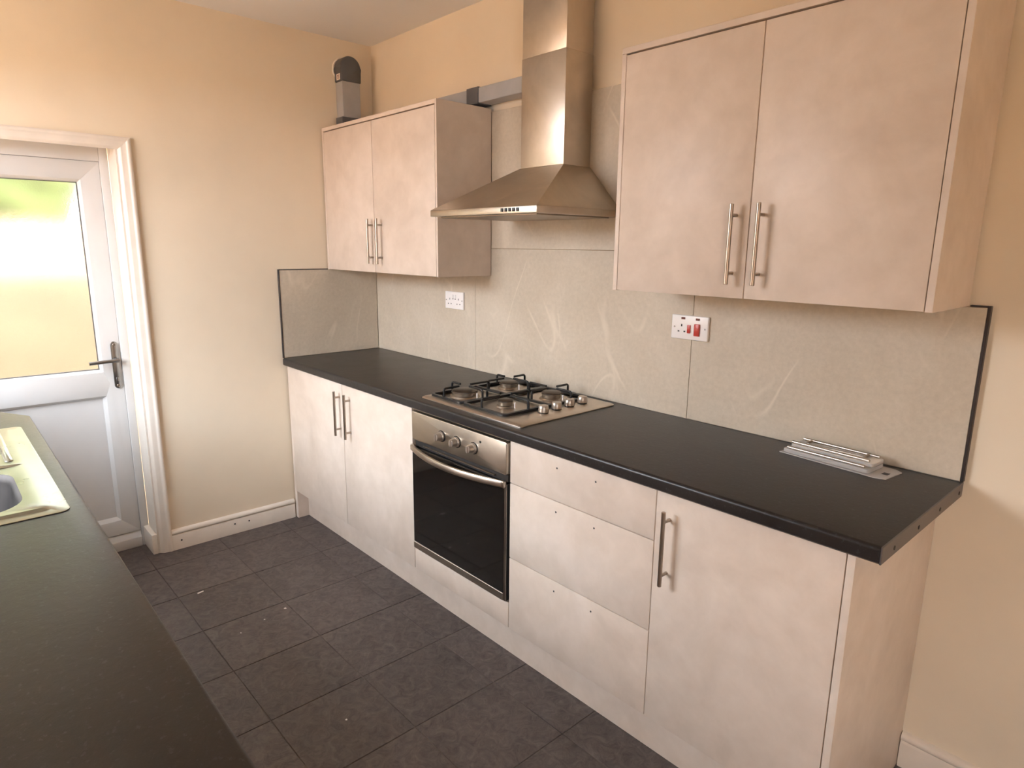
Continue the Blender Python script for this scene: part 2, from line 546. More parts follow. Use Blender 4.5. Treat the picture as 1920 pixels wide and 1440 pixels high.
# the long tile behind the hob: taller between the wall cabinets
obj('wall_tile', prism(new(), [(J - 1.199, WT + .001), (J - .001, WT + .001), (J - .001, 1.3735), (1.992, 1.3735), (1.992, 1.497), (1.0265, 1.497), (1.0265, 1.3735), (J - 1.199, 1.3735)], 0.0, WALL_Y, 'y'), 'wall_tile', wall_right)
wtile(J, 2.955, WT, 1.3725)
obj('tile_trim', box(new(), 2.955, 2.962, -0.002, WALL_Y, WT, 1.3765, 0.001, 1), 'trim_dark', wall_right)
obj('tile_trim', box(new(), 2.916, 2.955, -0.002, WALL_Y, 1.3725, 1.3765, 0.001, 1), 'trim_dark', wall_right)
obj('wall_tile', box(new(), FAR_X, 0.0, -0.578, -0.001, WT + 0.001, 1.3735, 0.0008, 1), 'wall_tile', wall_far)
obj('tile_trim', box(new(), FAR_X, 0.002, -0.584, -0.578, WT, 1.3775, 0.001, 1), 'trim_dark', wall_far)
obj('tile_trim', box(new(), FAR_X, 0.002, -0.578, -0.302, 1.3735, 1.3775, 0.001, 1), 'trim_dark', wall_far)

# skirting
def skirt_profile(h=0.106, t=0.016):
    return [(0, 0), (t, 0), (t, h - 0.034), (t - 0.002, h - 0.030), (t - 0.004, h - 0.026), (t + 0.001, h - 0.021), (t + 0.002, h - 0.014), (t - 0.001, h - 0.007), (t - 0.006, h - 0.002), (0, h)]
b1 = struct(obj('baseboard_far', prism(new(), [(FAR_X + d, z) for d, z in skirt_profile()], -1.2105, -0.572, 'y'), 'gloss', smooth=50))
for yy, zz in ((-1.168, 0.046), (-0.905, 0.055), (-0.830, 0.052)):
    obj('screw_hole', cyl(new(), (FAR_X + 0.014, yy, zz), (FAR_X + 0.0168, yy, zz), 0.0045, n=10), 'socket_hole', b1)
struct(obj('baseboard_right', prism(new(), [(WALL_Y - d, z) for d, z in skirt_profile(0.112)], 2.912, NEAR_X, 'x'), 'gloss', smooth=50))
struct(obj('baseboard_reveal', prism(new(), [(-0.1605, 0.001), (FAR_X + 0.004, 0.001), (FAR_X + 0.004, 0.104), (-0.1605, 0.104)], -1.297, -1.272, 'y', 0.004), 'gloss'))

# ------------------------------------------------------------------ back door
door = sroot('door_1', (-0.17, (DOOR_Y[0] + DOOR_Y[1]) / 2, 0))
DX = -0.170
fy0, fy1, fz = DOOR_Y[0], DOOR_Y[1], 1.924
ly0, ly1, lz0, lz1 = fy0 + 0.036, -1.308, 0.083, 1.860
def ypoly(name, pts, a0, a1, mat, parent, bev=0.0):
    return obj(name, prism(new(), pts, a0, a1, 'x', bev), mat, parent)
ypoly('frame_jamb', rect(ly1 + 0.001, fy1, 0.001, fz), DX - 0.06, DX + 0.012, 'upvc', door, 0.003)
ypoly('frame_jamb', rect(fy0, ly0 - 0.001, 0.001, fz), DX - 0.06, DX + 0.012, 'upvc', door, 0.003)
ypoly('frame_head', rect(ly0 - 0.001, ly1 + 0.001, lz1 + 0.001, fz), DX - 0.06, DX + 0.012, 'upvc', door, 0.003)
ypoly('threshold', rect(ly0 - 0.001, ly1 + 0.001, 0.0, 0.050), DX - 0.06, DX + 0.012, 'upvc', door, 0.003)
obj('threshold_slope', prism(new(), [(-0.215, 0.050), (DX + 0.012, 0.050), (DX - 0.008, 0.0805), (-0.215, 0.0805)], ly0, ly1, 'y'), 'upvc', door)
# leaf: welded stiles and rails
gy0, gy1, gz0, gz1 = ly0 + 0.078, -1.386, 0.905, 1.780
pz0, pz1 = 0.157, 0.790
MR = 0.0006
leaf = []
x_in, x_out = DX - 0.052, DX
ypoly('leaf_stile', [(ly1, lz0), (ly1, lz1), (gy1, gz1), (gy1, gz0), (gy1 + 0.022, (gz0 + pz1) / 2), (gy1, pz1), (gy1, pz0)], x_in, x_out, 'upvc', door, MR)
ypoly('leaf_stile', [(ly0, lz0), (ly0, lz1), (gy0, gz1), (gy0, gz0), (gy0 - 0.022, (gz0 + pz1) / 2), (gy0, pz1), (gy0, pz0)], x_in, x_out, 'upvc', door, MR)
ypoly('leaf_rail', [(ly0, lz1), (ly1, lz1), (gy1, gz1), (gy0, gz1)], x_in, x_out, 'upvc', door, MR)
ypoly('leaf_rail', [(ly0, lz0), (ly1, lz0), (gy1, pz0), (gy0, pz0)], x_in, x_out, 'upvc', door, MR)
ypoly('leaf_rail', [(gy1, gz0), (gy1 + 0.022, (gz0 + pz1) / 2), (gy1, pz1), (gy0, pz1), (gy0 - 0.022, (gz0 + pz1) / 2), (gy0, gz0)], x_in, x_out, 'upvc', door, MR)
def bead(y0, y1, z0, z1, w, name):
    # sloping glazing bead running round an opening
    b = new(); xo, xi = DX - 0.002, DX - 0.020
    O0 = [b.verts.new((xo, y, z)) for y, z in rect(y0, y1, z0, z1)]
    I0 = [b.verts.new((xi, y, z)) for y, z in rect(y0 + w, y1 - w, z0 + w, z1 - w)]
    I1 = [b.verts.new((xi - 0.01, y, z)) for y, z in rect(y0 + w, y1 - w, z0 + w, z1 - w)]
    O1 = [b.verts.new((xi - 0.01, y, z)) for y, z in rect(y0, y1, z0, z1)]
    for k in range(4):
        j = (k + 1) % 4
        for A, B in ((O0, I0), (I0, I1), (I1, O1), (O1, O0)): b.faces.new((A[k], A[j], B[j], B[k]))
    return obj(name, b, 'upvc', door)
bead(gy0, gy1, gz0, gz1, 0.012, 'glazing_bead')
bead(gy0, gy1, pz0, pz1, 0.014, 'panel_bead')
obj('gasket', ring(new(), rect(gy0 + 0.008, gy1 - 0.008, gz0 + 0.008, gz1 - 0.008), rect(gy0 + 0.0145, gy1 - 0.0145, gz0 + 0.0145, gz1 - 0.0145), DX - 0.032, DX - 0.0195, 'x'), 'gasket', door, 0)
obj('glass_pane', box(new(), DX - 0.040, DX - 0.033, gy0 + 0.006, gy1 - 0.006, gz0 + 0.006, gz1 - 0.006), 'frosted', door, 0)
obj('door_panel', box(new(), DX - 0.036, DX - 0.024, gy0 + 0.004, gy1 - 0.004, pz0 + 0.004, pz1 - 0.004), 'upvc', door, 0)
obj('leaf_seal', ring(new(), rect(ly0 - 0.001, ly1 + 0.001, lz0 - 0.002, lz1 + 0.001), rect(ly0 + 0.003, ly1 - 0.003, lz0 + 0.003, lz1 - 0.003), DX - 0.05, DX - 0.004, 'x'), 'gasket', door, 0)
# lever handle on its long plate
hp = obj('handle_plate', prism(new(), rrect(-1.3475, -1.3175, 0.822, 1.048, 0.0149, 6), DX, DX + 0.010, 'x', 0.002), 'chrome', door)
hb = new()
cyl(hb, (DX + 0.008, -1.3325, 0.962), (DX + 0.050, -1.3325, 0.962), 0.010, n=16)
tube(hb, bend([(DX + 0.046, -1.3255, 0.962), (DX + 0.050, -1.385, 0.961), (DX + 0.046, -1.447, 0.958)], 0.03, 5), 0.0085, 10)
obj('lever', hb, 'chrome', hp)
obj('lock_cylinder', box(new(), DX + 0.009, DX + 0.016, -1.3405, -1.3255, 0.848, 0.878, 0.004, 2), 'chrome', hp)
for zz in (1.033, 0.836):
    obj('plate_screw', cyl(new(), (DX + 0.009, -1.3325, zz), (DX + 0.0125, -1.3325, zz), 0.007, n=14, bev=0.001), 'handle_steel', hp)

# white lining of the reveal and moulded architrave
tr = sroot('trim_1', (0, DOOR_Y[1], 0))
obj('lining_side', box(new(), DX + 0.0125, FAR_X + 0.001, OP_Y1 - 0.0115, OP_Y1 - 0.0005, 0.0005, OP_Z - 0.001, 0.001, 1), 'gloss', tr)
obj('lining_side', box(new(), DX + 0.0125, FAR_X + 0.001, OP_Y0 + 0.0005, OP_Y0 + 0.0115, 0.0005, OP_Z - 0.001, 0.001, 1), 'gloss', tr)
obj('lining_head', box(new(), DX + 0.0125, FAR_X + 0.001, OP_Y0 + 0.012, OP_Y1 - 0.012, OP_Z - 0.012, OP_Z - 0.001, 0.001, 1), 'gloss', tr)
AO, AZ, AW = -1.2105, 1.9560, 0.052
ap = [(0, 0), (0.017, 0.0), (0.020, 0.004), (0.020, 0.012), (0.016, 0.016), (0.014, 0.022), (0.014, 0.038), (0.011, 0.043), (0.006, 0.048), (0.004, AW), (0, AW)]   # proud, distance from outer edge
def architrave(name, fn):
    b = new(); A = []; B = []
    for pr, w in ap:
        p, q = fn(pr, w)
        A.append(b.verts.new(p)); B.append(b.verts.new(q))
    b.faces.new(A); b.faces.new(B[::-1])
    for i in range(len(ap)):
        j = (i + 1) % len(ap)
        b.faces.new((A[i], B[i], B[j], A[j]))
    obj(name, b, 'gloss', tr, 50)
AL = OP_Y0 - (AO - OP_Y1)
architrave('architrave_leg', lambda pr, w: ((FAR_X + pr, AO - w, 0.0005), (FAR_X + pr, AO - w, AZ - w - 0.0007)))
architrave('architrave_leg', lambda pr, w: ((FAR_X + pr, AL + w, 0.0005), (FAR_X + pr, AL + w, AZ - w - 0.0007)))
architrave('architrave_head', lambda pr, w: ((FAR_X + pr, AO - w, AZ - w), (FAR_X + pr, AL + w, AZ - w)))

# window over the sink (beside the camera, out of frame)
def window(name, W, mull):
    win = sroot(name, ((W[0] + W[1]) / 2, SINK_Y, W[2]))
    wy0, wy1 = SINK_Y - 0.15, SINK_Y - 0.08
    obj('window_frame', ring(new(), rect(W[0] + .002, W[1] - .002, W[2] + .002, W[3] - .002), rect(W[0] + .06, W[1] - .06, W[2] + .06, W[3] - .06), wy0, wy1, 'y'), 'upvc', win, 0)
    xm = (W[0] + W[1]) / 2
    spans = [(W[0] + .061, W[1] - .061)]
    if mull:
        obj('mullion', box(new(), xm - .035, xm + .035, wy0 + .002, wy1 - .002, W[2] + .0605, W[3] - .0605), 'upvc', win, 0)
        spans = [(W[0] + .061, xm - .036), (xm + .036, W[1] - .061)]
    for xa, xb in spans:
        obj('window_pane', box(new(), xa, xb, SINK_Y - 0.118, SINK_Y - 0.114, W[2] + .061, W[3] - .061), 'window_glass', win, 0)
    obj('window_sill', box(new(), W[0] - 0.04, W[1] + 0.04, SINK_Y - 0.078, SINK_Y + 0.035, W[2] - 0.022, W[2] + 0.002, 0.004), 'upvc', win)
window('window_1', WIN, True)
window('window_added', WIN_ADDED, False)  # unseen glazing, added for extra daylight on the right wall

# yard outside
struct(obj('ground_yard', box(new(), -7.0, 0.0, -9.0, 3.0, -0.30, -0.12), 'paving', smooth=0))
struct(obj('ground_side', box(new(), 0.001, 9.0, -9.0, SINK_Y - 0.2, -0.30, -0.12), 'paving', smooth=0))
yard = struct(obj('wall_yard', box(new(), -2.75, -2.60, -9.0, 3.0, -0.12, 1.66), 'yard_render', smooth=0))

wall_side = struct(obj('wall_bounce', box(new(), -2.60, 8.0, -5.35, -5.20, -0.12, 2.0), 'brick_red', smooth=0))  # unseen brick wall added to bounce warm light in through the window
hb = new()
random.seed(3)
for k in range(34):
    t = bmesh.new(); bmesh.ops.create_icosphere(t, subdivisions=2, radius=random.uniform(0.28, 0.42))
    bmesh.ops.translate(t, verts=t.verts, vec=(-3.3 + random.uniform(-.25, .25), -5.0 + 0.118 * k, random.uniform(1.1, 2.75) + (0.5 if k < 30 else 0)))
    _merge(hb, t)
box(hb, -3.45, -3.15, -5.1, -1.1, -0.12, 2.0)
hedge = tag(obj('hedge', hb, 'hedge', None, 60), 'green hedge blurred behind the frosted door glass', 'hedge')
# ------------------------------------------------------------------ kitchen units
FY = -0.5697         # face of base doors
DT = 0.018           # board thickness
BZ0, BZ1 = 0.162, 0.868
CT = 0.8715          # underside of the worktop

def front(name, x0, x1, z0, z1, parent, y=FY):
    g = 0.0015
    return obj(name, box(new(), x0 + g, x1 - g, y, y + DT, z0 + g, z1 - g, 0.0009, 2), 'laminate', parent)

def carcass(parent, x0, x1, z0, z1, y0, y1, shelf=None):
    """open-fronted board box"""
    e = 0.0006
    obj('side_panel', box(new(), x0 + e, x0 + DT, y0, y1, z0, z1), 'carcass', parent, 0)
    obj('side_panel', box(new(), x1 - DT, x1 - e, y0, y1, z0, z1), 'carcass', parent, 0)
    obj('base_panel', box(new(), x0 + DT, x1 - DT, y0, y1, z0, z0 + DT), 'carcass', parent, 0)
    obj('back_panel', box(new(), x0 + DT, x1 - DT, y1 - 0.008, y1 - 0.001, z0 + DT, z1), 'carcass', parent, 0)
    if shelf: obj('shelf', box(new(), x0 + DT, x1 - DT, y0 + 0.02, y1 - 0.009, shelf, shelf + DT), 'carcass', parent, 0)

def bar_handle(x, z0, z1, yface, parent, out=0.030):
    b = new(); yb = yface - out
    cyl(b, (x, yb, z0), (x, yb, z1), 0.006, n=16, bev=0.001)
    for zz in (z0 + 0.030, z1 - 0.030):
        cyl(b, (x, yb, zz), (x, yface - 0.0002, zz), 0.0048, n=12)
    return obj('handle', b, 'handle_steel', parent)

X = [0.030, 0.6148, 1.2034, 1.7974, 2.3945, 2.8909, 2.9100]
BY = -0.0015         # back of base units
# double cabinet by the door wall
c = thing('base_cabinet', 'pale two-door base cabinet in the corner by the skirted door wall', 'cabinet', ((X[0] + X[2]) / 2, -0.28, 0))
carcass(c, X[0], X[2], BZ0, CT - 0.001, FY + DT + 0.001, BY, 0.5)
obj('filler_strip', box(new(), 0.0008, X[0], FY + 0.004, -0.32, 0.0005, CT - 0.001, 0.0008, 1), 'laminate', c)
d1 = front('door', X[0], X[1], BZ0, BZ1, c); d2 = front('door', X[1], X[2], BZ0, BZ1, c)
bar_handle(0.590, 0.615, 0.831, FY, d1); bar_handle(0.686, 0.617, 0.831, FY, d2)
# oven housing
c = thing('oven_housing', 'pale plain filler panel and shelf directly below the built-in oven', 'cabinet', ((X[2] + X[3]) / 2, -0.28, 0))
obj('base_panel', box(new(), X[2] + .010, X[3] - .010, FY + DT + 0.001, BY, 0.243, 0.2605), 'carcass', c, 0)
front('filler_panel', X[2], X[3], BZ0, 0.2625, c)
# drawer unit (no handles fitted: only the drilled holes)
c = thing('drawer_cabinet', 'pale three-drawer cabinet without handles between oven and end cabinet', 'cabinet', ((X[3] + X[4]) / 2, -0.28, 0))
carcass(c, X[3], X[4], BZ0, CT - 0.001, FY + DT + 0.001, BY)
zs = [BZ0, 0.4385, 0.716, BZ1]
hz = [0.401, 0.679, 0.827]
for a in range(3):
    dr = front('drawer_front', X[3], X[4], zs[a], zs[a + 1], c)
    for hx in (2.018, 2.178):
        obj('screw_hole', cyl(new(), (hx, FY - 0.0004, hz[a]), (hx, FY + 0.004, hz[a]), 0.0032, n=12), 'socket_hole', dr)
# single door cabinet with end panel
c = thing('base_cabinet', 'pale single-door base cabinet at the open end, with bare end panel', 'cabinet', ((X[4] + X[6]) / 2, -0.28, 0))
carcass(c, X[4], X[5], BZ0, CT - 0.001, FY + DT + 0.001, BY, 0.5)
d1 = front('door', X[4], X[5], BZ0, BZ1, c)
bar_handle(2.440, 0.608, 0.824, FY, d1)
obj('end_panel', box(new(), X[5] + 0.0015, X[6], FY, WALL_Y - 0.001, 0.0005, CT - 0.001, 0.0009, 2), 'laminate', c)
# plinth board under the whole run
tag(obj('plinth', box(new(), X[0] + 0.001, X[5], -0.5036, -0.4876, 0.0005, BZ0 - 0.002, 0.001, 1), 'laminate'), 'long pale plinth board running along the floor under the cabinets', 'plinth')

# cabinet-side worktop: rounded front edge, cut out for the hob is hidden beneath it
def edge_profile(yf, zt, zb, r=0.010):
    pts = [(yf + 0.004, zb), (yf, zb + 0.004)]
    for k in range(6):
        a = math.radians(180 - 90 * k / 5)
        pts.append((yf + r + r * math.cos(a), zt - r + r * math.sin(a)))
    return pts
w = thing('worktop', 'long charcoal slate-effect worktop carrying the gas hob', 'worktop', (1.48, -0.29, CT))
obj('slab', prism(new(), edge_profile(-0.5874, WT, CT) + [(-0.0005, WT), (-0.0005, CT)], 0.0012, 2.9595, 'x'), 'worktop', w, 25)
obj('end_strip', box(new(), 2.9597, 2.9635, -0.5870, -0.0005, CT, WT + 0.001, 0.0006, 1), 'strip', w, label='dark aluminium end strip')
for yy in (-0.031, -0.195, -0.354, -0.513):
    obj('strip_screw', cyl(new(), (2.9633, yy, 0.888), (2.9645, yy, 0.888), 0.0052, n=12), 'screw', w)

# wall cabinets
UY = -0.3017; UZ0, UZ1, UZD = 1.3740, 2.1034, 2.0820
def wall_cabinet(label, x0, x1, xs, xr, hxs, hz0, hz1):
    c = thing('wall_cabinet', label, 'cabinet', ((x0 + x1) / 2, -0.15, UZ0))
    yb = -0.0008
    obj('side_panel', box(new(), x0, x0 + 0.016, UY, yb, UZ0, UZ1 - DT, 0.0008, 1), 'laminate', c)
    obj('side_panel', box(new(), x1 - (x1 - xr) , x1, UY, yb, UZ0, UZ1, 0.0008, 1), 'laminate', c)
    obj('top_panel', box(new(), x0, xr - 0.0005, UY, yb, UZ1 - DT + 0.0005, UZ1, 0.0008, 1), 'laminate', c)
    obj('base_panel', box(new(), x0 + 0.0165, xr - 0.0005, UY + DT + 0.002, yb, UZ0 + 0.002, UZ0 + 0.020), 'laminate', c, 0)
    obj('back_panel', box(new(), x0 + 0.0165, xr - 0.0005, -0.010, -0.004, UZ0 + 0.0205, UZ1 - DT - 0.001), 'carcass', c, 0)
    obj('shelf', box(new(), x0 + 0.0165, xr - 0.0005, UY + 0.04, -0.011, 1.74, 1.758), 'carcass', c, 0)
    dd = []
    for a, b_ in ((x0 + 0.0165, xs), (xs, xr - 0.0008)):
        dd.append(front('door', a, b_, UZ0, UZD, c, UY))
    for d_, hx in zip(dd, hxs): bar_handle(hx, hz0, hz1, UY, d_)
    return c
wall_cabinet('pale two-door wall cabinet in the corner, left of the extractor hood', 0.0008, 1.0247, 0.5030, 1.0130, (0.486, 0.570), 1.418, 1.632)
wall_cabinet('pale two-door wall cabinet at the open end, right of the extractor hood', 1.9927, 2.9144, 2.4533, 2.8985, (2.4145, 2.4925), 1.414, 1.630)

# ------------------------------------------------------------------ extractor hood
h = thing('extractor_hood', 'stainless steel chimney extractor hood between the wall cabinets', 'extractor hood', (1.47, -0.22, 1.61))
HX0, HX1, HYF, HB = 1.168, 1.772, -0.440, -0.0012
CX0, CX1, CYF = 1.3782, 1.6120, -0.1490
HZ0, HZ1, HZ2 = 1.6200, 1.6450, 1.8110
b = new()
lo = [b.verts.new(p) for p in ((HX0, HB, HZ1), (HX0, HYF, HZ1), (HX1, HYF, HZ1), (HX1, HB, HZ1))]
hi = [b.verts.new(p) for p in ((CX0 - .002, HB, HZ2), (CX0 - .002, CYF - .002, HZ2), (CX1 + .002, CYF - .002, HZ2), (CX1 + .002, HB, HZ2))]
for k in range(4):
    j = (k + 1) % 4
    b.faces.new((lo[k], lo[j], hi[j], hi[k]))
b.faces.new(lo[::-1]); b.faces.new(hi)
can = obj('canopy', b, 'steel_h', h, 20)
lip = obj('fascia', box(new(), HX0, HX1, HYF, HB, HZ0 + 0.001, HZ1 - 0.0002, 0.002, 2), 'steel_h', h)
obj('filter_grille', box(new(), HX0 + 0.03, HX1 - 0.03, HYF + 0.03, HB - 0.03, HZ0 - 0.004, HZ0 + 0.0008, 0.001, 1), 'burner', h)
for bx in (1.600, 1.620, 1.640, 1.660, 1.680):
    obj('button', box(new(), bx - 0.0055, bx + 0.0055, HYF - 0.004, HYF + 0.001, 1.6275, 1.6395, 0.0012, 2), 'black_enamel', lip)
def chimney(name, x0, x1, yf, z0, z1):
    return obj(name, box(new(), x0, x1, yf, HB, z0, z1, 0.0015, 2), 'steel', h)
chimney('chimney_lower', CX0, CX1, CYF, HZ2 + 0.0005, 2.2120)
chimney('chimney_upper', CX0 + 0.0015, CX1 - 0.0015, CYF + 0.0015, 2.2122, CEIL - 0.0005)

# ------------------------------------------------------------------ flat ducting from hood to corner
dct = thing('ventilation_duct', 'grey flat plastic duct from hood over corner cabinet up into the wall', 'duct', (0.65, -0.05, 2.104))
obj('flat_channel', box(new(), 0.125, CX0 - 0.001, -0.0760, -0.0020, 2.118, 2.180, 0.002, 1), 'duct', dct)
obj('coupling', box(new(), 0.945, 1.026, -0.0800, -0.0012, 2.114, 2.184, 0.002, 1), 'duct_dark', dct, label='darker grey sleeve joining two lengths')
obj('corner_elbow', prism(new(), [(0.000, -0.215), (0.070, -0.215), (0.070, -0.085), (0.122, -0.085), (0.122, -0.0012), (0.000, -0.0012)], 2.106, 2.166, 'z', 0.002), 'duct_dark', dct)
VY0, VY1, VX = -0.204, -0.100, 0.062
obj('upright_channel', box(new(), FAR_X + 0.001, VX, VY0, VY1, 2.1665, 2.352, 0.002, 1), 'duct', dct)
# bend to a round pipe: arch-topped box against the plaster
r_ = 0.059; yc = (VY0 + VY1) / 2; zc = 2.412
arch = [(yc - r_, 2.342), (yc + r_, 2.342)]
for k in range(13):
    a = math.radians(180 * k / 12)
    arch.append((yc + r_ * math.cos(a), zc + r_ * math.sin(a)))
we = obj('wall_elbow', prism(new(), arch, FAR_X + 0.001, VX + 0.004, 'x', 0.008), 'duct_dark', dct, 50)
ar2 = []
fl = new()
for k in range(26):
    a = math.radians(-35 + 250 * k / 25)
    rr = r_ + 0.004 + random.uniform(0, 0.004)
    ar2.append((FAR_X + 0.002, yc + rr * math.cos(a), zc - 0.004 + rr * math.sin(a)))
tube(fl, ar2, 0.005, 6)
obj('plaster_bead', fl, 'filler', we)
stk = obj('sticker', box(new(), 0.018, 0.054, yc - r_ - 0.0008, yc - r_ + 0.0006, 2.350, 2.380), 'sticker', we, 0)
for k in range(3):
    obj('printed_line', box(new(), 0.026, 0.046, yc - r_ - 0.0011, yc - r_ - 0.0007, 2.356 + 0.007 * k, 2.360 + 0.007 * k), 'sticker_ink', dct, 0)

# ------------------------------------------------------------------ built-in oven
ov = thing('oven', 'built-in stainless steel oven with dark glass door and bowed handle', 'oven', (1.5, -0.30, 0.262))
OX0, OX1, OY = 1.2145, 1.7900, -0.5790
obj('casing', box(new(), OX0 + 0.004, OX1 - 0.002, FY + 0.020, -0.03, 0.2645, 0.864), 'shadow_gap', ov, 0)
obj('top_trim', box(new(), OX0 - 0.004, OX1 + 0.003, FY - 0.002, FY + 0.019, 0.8635, 0.8675, 0.0008, 1), 'steel_h', ov)
cp = obj('control_panel', prism(new(), rrect(OX0, OX1, 0.741, 0.8580, 0.008, 4), OY, FY + 0.019, 'y', 0.0025), 'steel_h', ov)
for kx in (1.417, 1.513, 1.612):
    b = new()
    y0 = OY
    cyl(b, (kx, y0 - 0.002, 0.797), (kx, y0 - 0.010, 0.797), 0.0205, 0.019, n=28, bev=0.001)
    cyl(b, (kx, y0 - 0.009, 0.797), (kx, y0 - 0.030, 0.797), 0.0155, 0.0135, n=28, bev=0.0015)
    box(b, kx - 0.0045, kx + 0.0045, y0 - 0.034, y0 - 0.012, 0.7840, 0.8100, 0.0015, 1)
    kn = obj('knob', b, 'silver_plastic', ov)
    obj('knob_skirt', cyl(new(), (kx, y0 + 0.0004, 0.797), (kx, y0 - 0.0022, 0.797), 0.0225, n=28), 'black_enamel', kn)
obj('indicator_lamp', cyl(new(), (1.650, OY + 0.001, 0.829), (1.650, OY - 0.0018, 0.829), 0.0042, n=14), 'black_enamel', cp)
# vent gap and door
obj('vent_strip', box(new(), OX0 + 0.006, OX1 - 0.006, FY + 0.004, FY + 0.019, 0.7110, 0.7405), 'shadow_gap', ov, 0)
obj('vent_rail', box(new(), OX0 + 0.07, OX1 - 0.07, FY - 0.006, FY + 0.0035, 0.7215, 0.7250, 0.0008, 1), 'handle_steel', ov)
odr = obj('oven_door', box(new(), OX0, OX1, OY + 0.004, FY + 0.018, 0.2660, 0.7080, 0.002, 1), 'black_enamel', ov)
obj('glass', box(new(), OX0 + 0.001, OX1 - 0.012, OY - 0.001, OY + 0.0038, 0.2960, 0.7075, 0.001, 1), 'oven_glass', odr)
obj('side_frame', box(new(), OX1 - 0.0115, OX1 - 0.0002, OY + 0.0005, OY + 0.0039, 0.2665, 0.7075, 0.0006, 1), 'handle_steel', odr)
obj('bottom_trim', box(new(), OX0 + 0.0005, OX1 - 0.0118, OY - 0.003, OY + 0.0038, 0.2665, 0.2950, 0.0012, 1), 'steel_h', odr)
b = new(); hpts = []
for k in range(25):
    t = k / 24
    x = OX0 + 0.012 + (OX1 - OX0 - 0.024) * t
    bow = math.sin(math.pi * t) ** 0.85
    hpts.append((x, OY - 0.006 - 0.050 * bow, 0.7085))
prev = None
rings = []
for i, p in enumerate(hpts):
    q = [(0.000, -0.0135), (-0.007, -0.010), (-0.009, 0.002), (-0.004, 0.0120), (0.003, 0.0130), (0.006, 0.0)]
    rings.append([b.verts.new((p[0], p[1] + a, p[2] + c_)) for a, c_ in q])
for A, B in zip(rings, rings[1:]):
    for k in range(6):
        j = (k + 1) % 6
        b.faces.new((A[k], A[j], B[j], B[k]))
b.faces.new(rings[0]); b.faces.new(rings[-1][::-1])
for xx in (OX0 + 0.014, OX1 - 0.014):
    box(b, xx - 0.012, xx + 0.012, OY - 0.012, OY + 0.003, 0.6960, 0.7210, 0.003, 2)
obj('door_handle', b, 'handle_steel', odr, 50)

# ------------------------------------------------------------------ gas hob
hob = thing('gas_hob', 'four-burner stainless steel gas hob with black pan supports', 'hob', (1.53, -0.29, WT))
KX0, KX1, KY0, KY1 = 1.2346, 1.8205, -0.5451, -0.0434
HT = WT + 0.009
b = new()
O = rrect(KX0, KX1, KY0, KY1, 0.010, 3); I = rrect(KX0 + 0.008, KX1 - 0.008, KY0 + 0.008, KY1 - 0.008, 0.006, 3)
P = rrect(KX0 + 0.022, 1.696, KY0 + 0.030, KY1 - 0.022, 0.014, 3); Q = rrect(KX0 + 0.030, 1.688, KY0 + 0.038, KY1 - 0.030, 0.012, 3)
loops = [[b.verts.new((x, y, z)) for x, y in L_] for L_, z in ((O, WT + 0.0006), (O, WT + 0.004), (I, HT), (P, HT), (Q, HT - 0.005))]
for A, B in zip(loops, loops[1:]):
    for k in range(len(A)):
        j = (k + 1) % len(A)
        b.faces.new((A[k], A[j], B[j], B[k]))
b.faces.new(loops[-1]); b.faces.new(loops[0][::-1])
obj('hob_plate', b, 'steel', hob, 30)
Z0 = HT - 0.005
burners = [(1.340, -0.405, 0.050), (1.334, -0.160, 0.037), (1.573, -0.392, 0.026), (1.592, -0.163, 0.037)]
for bx, by, br in burners:
    bn = obj('burner', lathe(new(), (bx, by, Z0), [(0, 0.0002), (br + 0.012, 0.0002), (br + 0.008, 0.006), (br + 0.001, 0.008), (br + 0.001, 0.018), (br + 0.004, 0.020), (br + 0.004, 0.022), (0, 0.022)]), 'burner', hob)
    obj('burner_cap', lathe(new(), (bx, by, Z0), [(0, 0.0222), (br + 0.002, 0.0222), (br + 0.002, 0.0260), (br - 0.003, 0.0295), (0, 0.0305)]), 'burner_cap', bn)
    obj('ignition_pin', cyl(new(), (bx + br + 0.016, by + 0.010, Z0 + 0.0002), (bx + br + 0.016, by + 0.010, Z0 + 0.022), 0.0028, n=10), 'white_plastic', bn)
def pan_support(x0, x1, cells, label):
    b = new(); zf = HT + 0.0045; y0, y1 = KY0 + 0.036, KY1 - 0.024
    ps = obj('pan_support', tube(b, [(x, y, zf) for x, y in rrect(x0, x1, y0, y1, 0.016, 4)], 0, closed=True, flat=(0.0062, 0.0050)), 'black_enamel', hob, 40)
    ym = (cells[0][1] + cells[1][1]) / 2 + 0.004
    zt = HT + 0.041
    obj('cross_bar', tube(new(), [(x0 + 0.002, ym, zf), (x1 - 0.002, ym, zf)], 0, flat=(0.0055, 0.0046)), 'black_enamel', ps, 40)
    for ci, (bx, by) in enumerate(cells):
        ends = [((x0, by, zf), (1, 0)), ((x1, by, zf), (-1, 0))]
        ends += [((bx, y0, zf), (0, 1)), ((bx, ym, zf), (0, -1))] if ci == 0 else [((bx, ym, zf), (0, 1)), ((bx, y1, zf), (0, -1))]
        for (px, py, pz), (dx, dy) in ends:
            reach = abs((bx - px) * dx + (by - py) * dy) - 0.030
            obj('finger', tube(new(), bend([(px, py, pz), (px, py, zt), (px + dx * reach, py + dy * reach, zt)], 0.010, 4), 0.0046, 8), 'black_enamel', ps, 50)
    for fx, fy_ in ((x0 + 0.02, y0), (x1 - 0.02, y0), (x0 + 0.02, y1), (x1 - 0.02, y1)):
        obj('rubber_foot', cyl(new(), (fx, fy_, HT - 0.0045), (fx, fy_, HT + 0.002), 0.004, n=10), 'rubber', ps)
pan_support(KX0 + 0.022, 1.4520, [(1.340, -0.405), (1.334, -0.160)], 'left')
pan_support(1.4640, 1.6980, [(1.573, -0.392), (1.592, -0.163)], 'right')
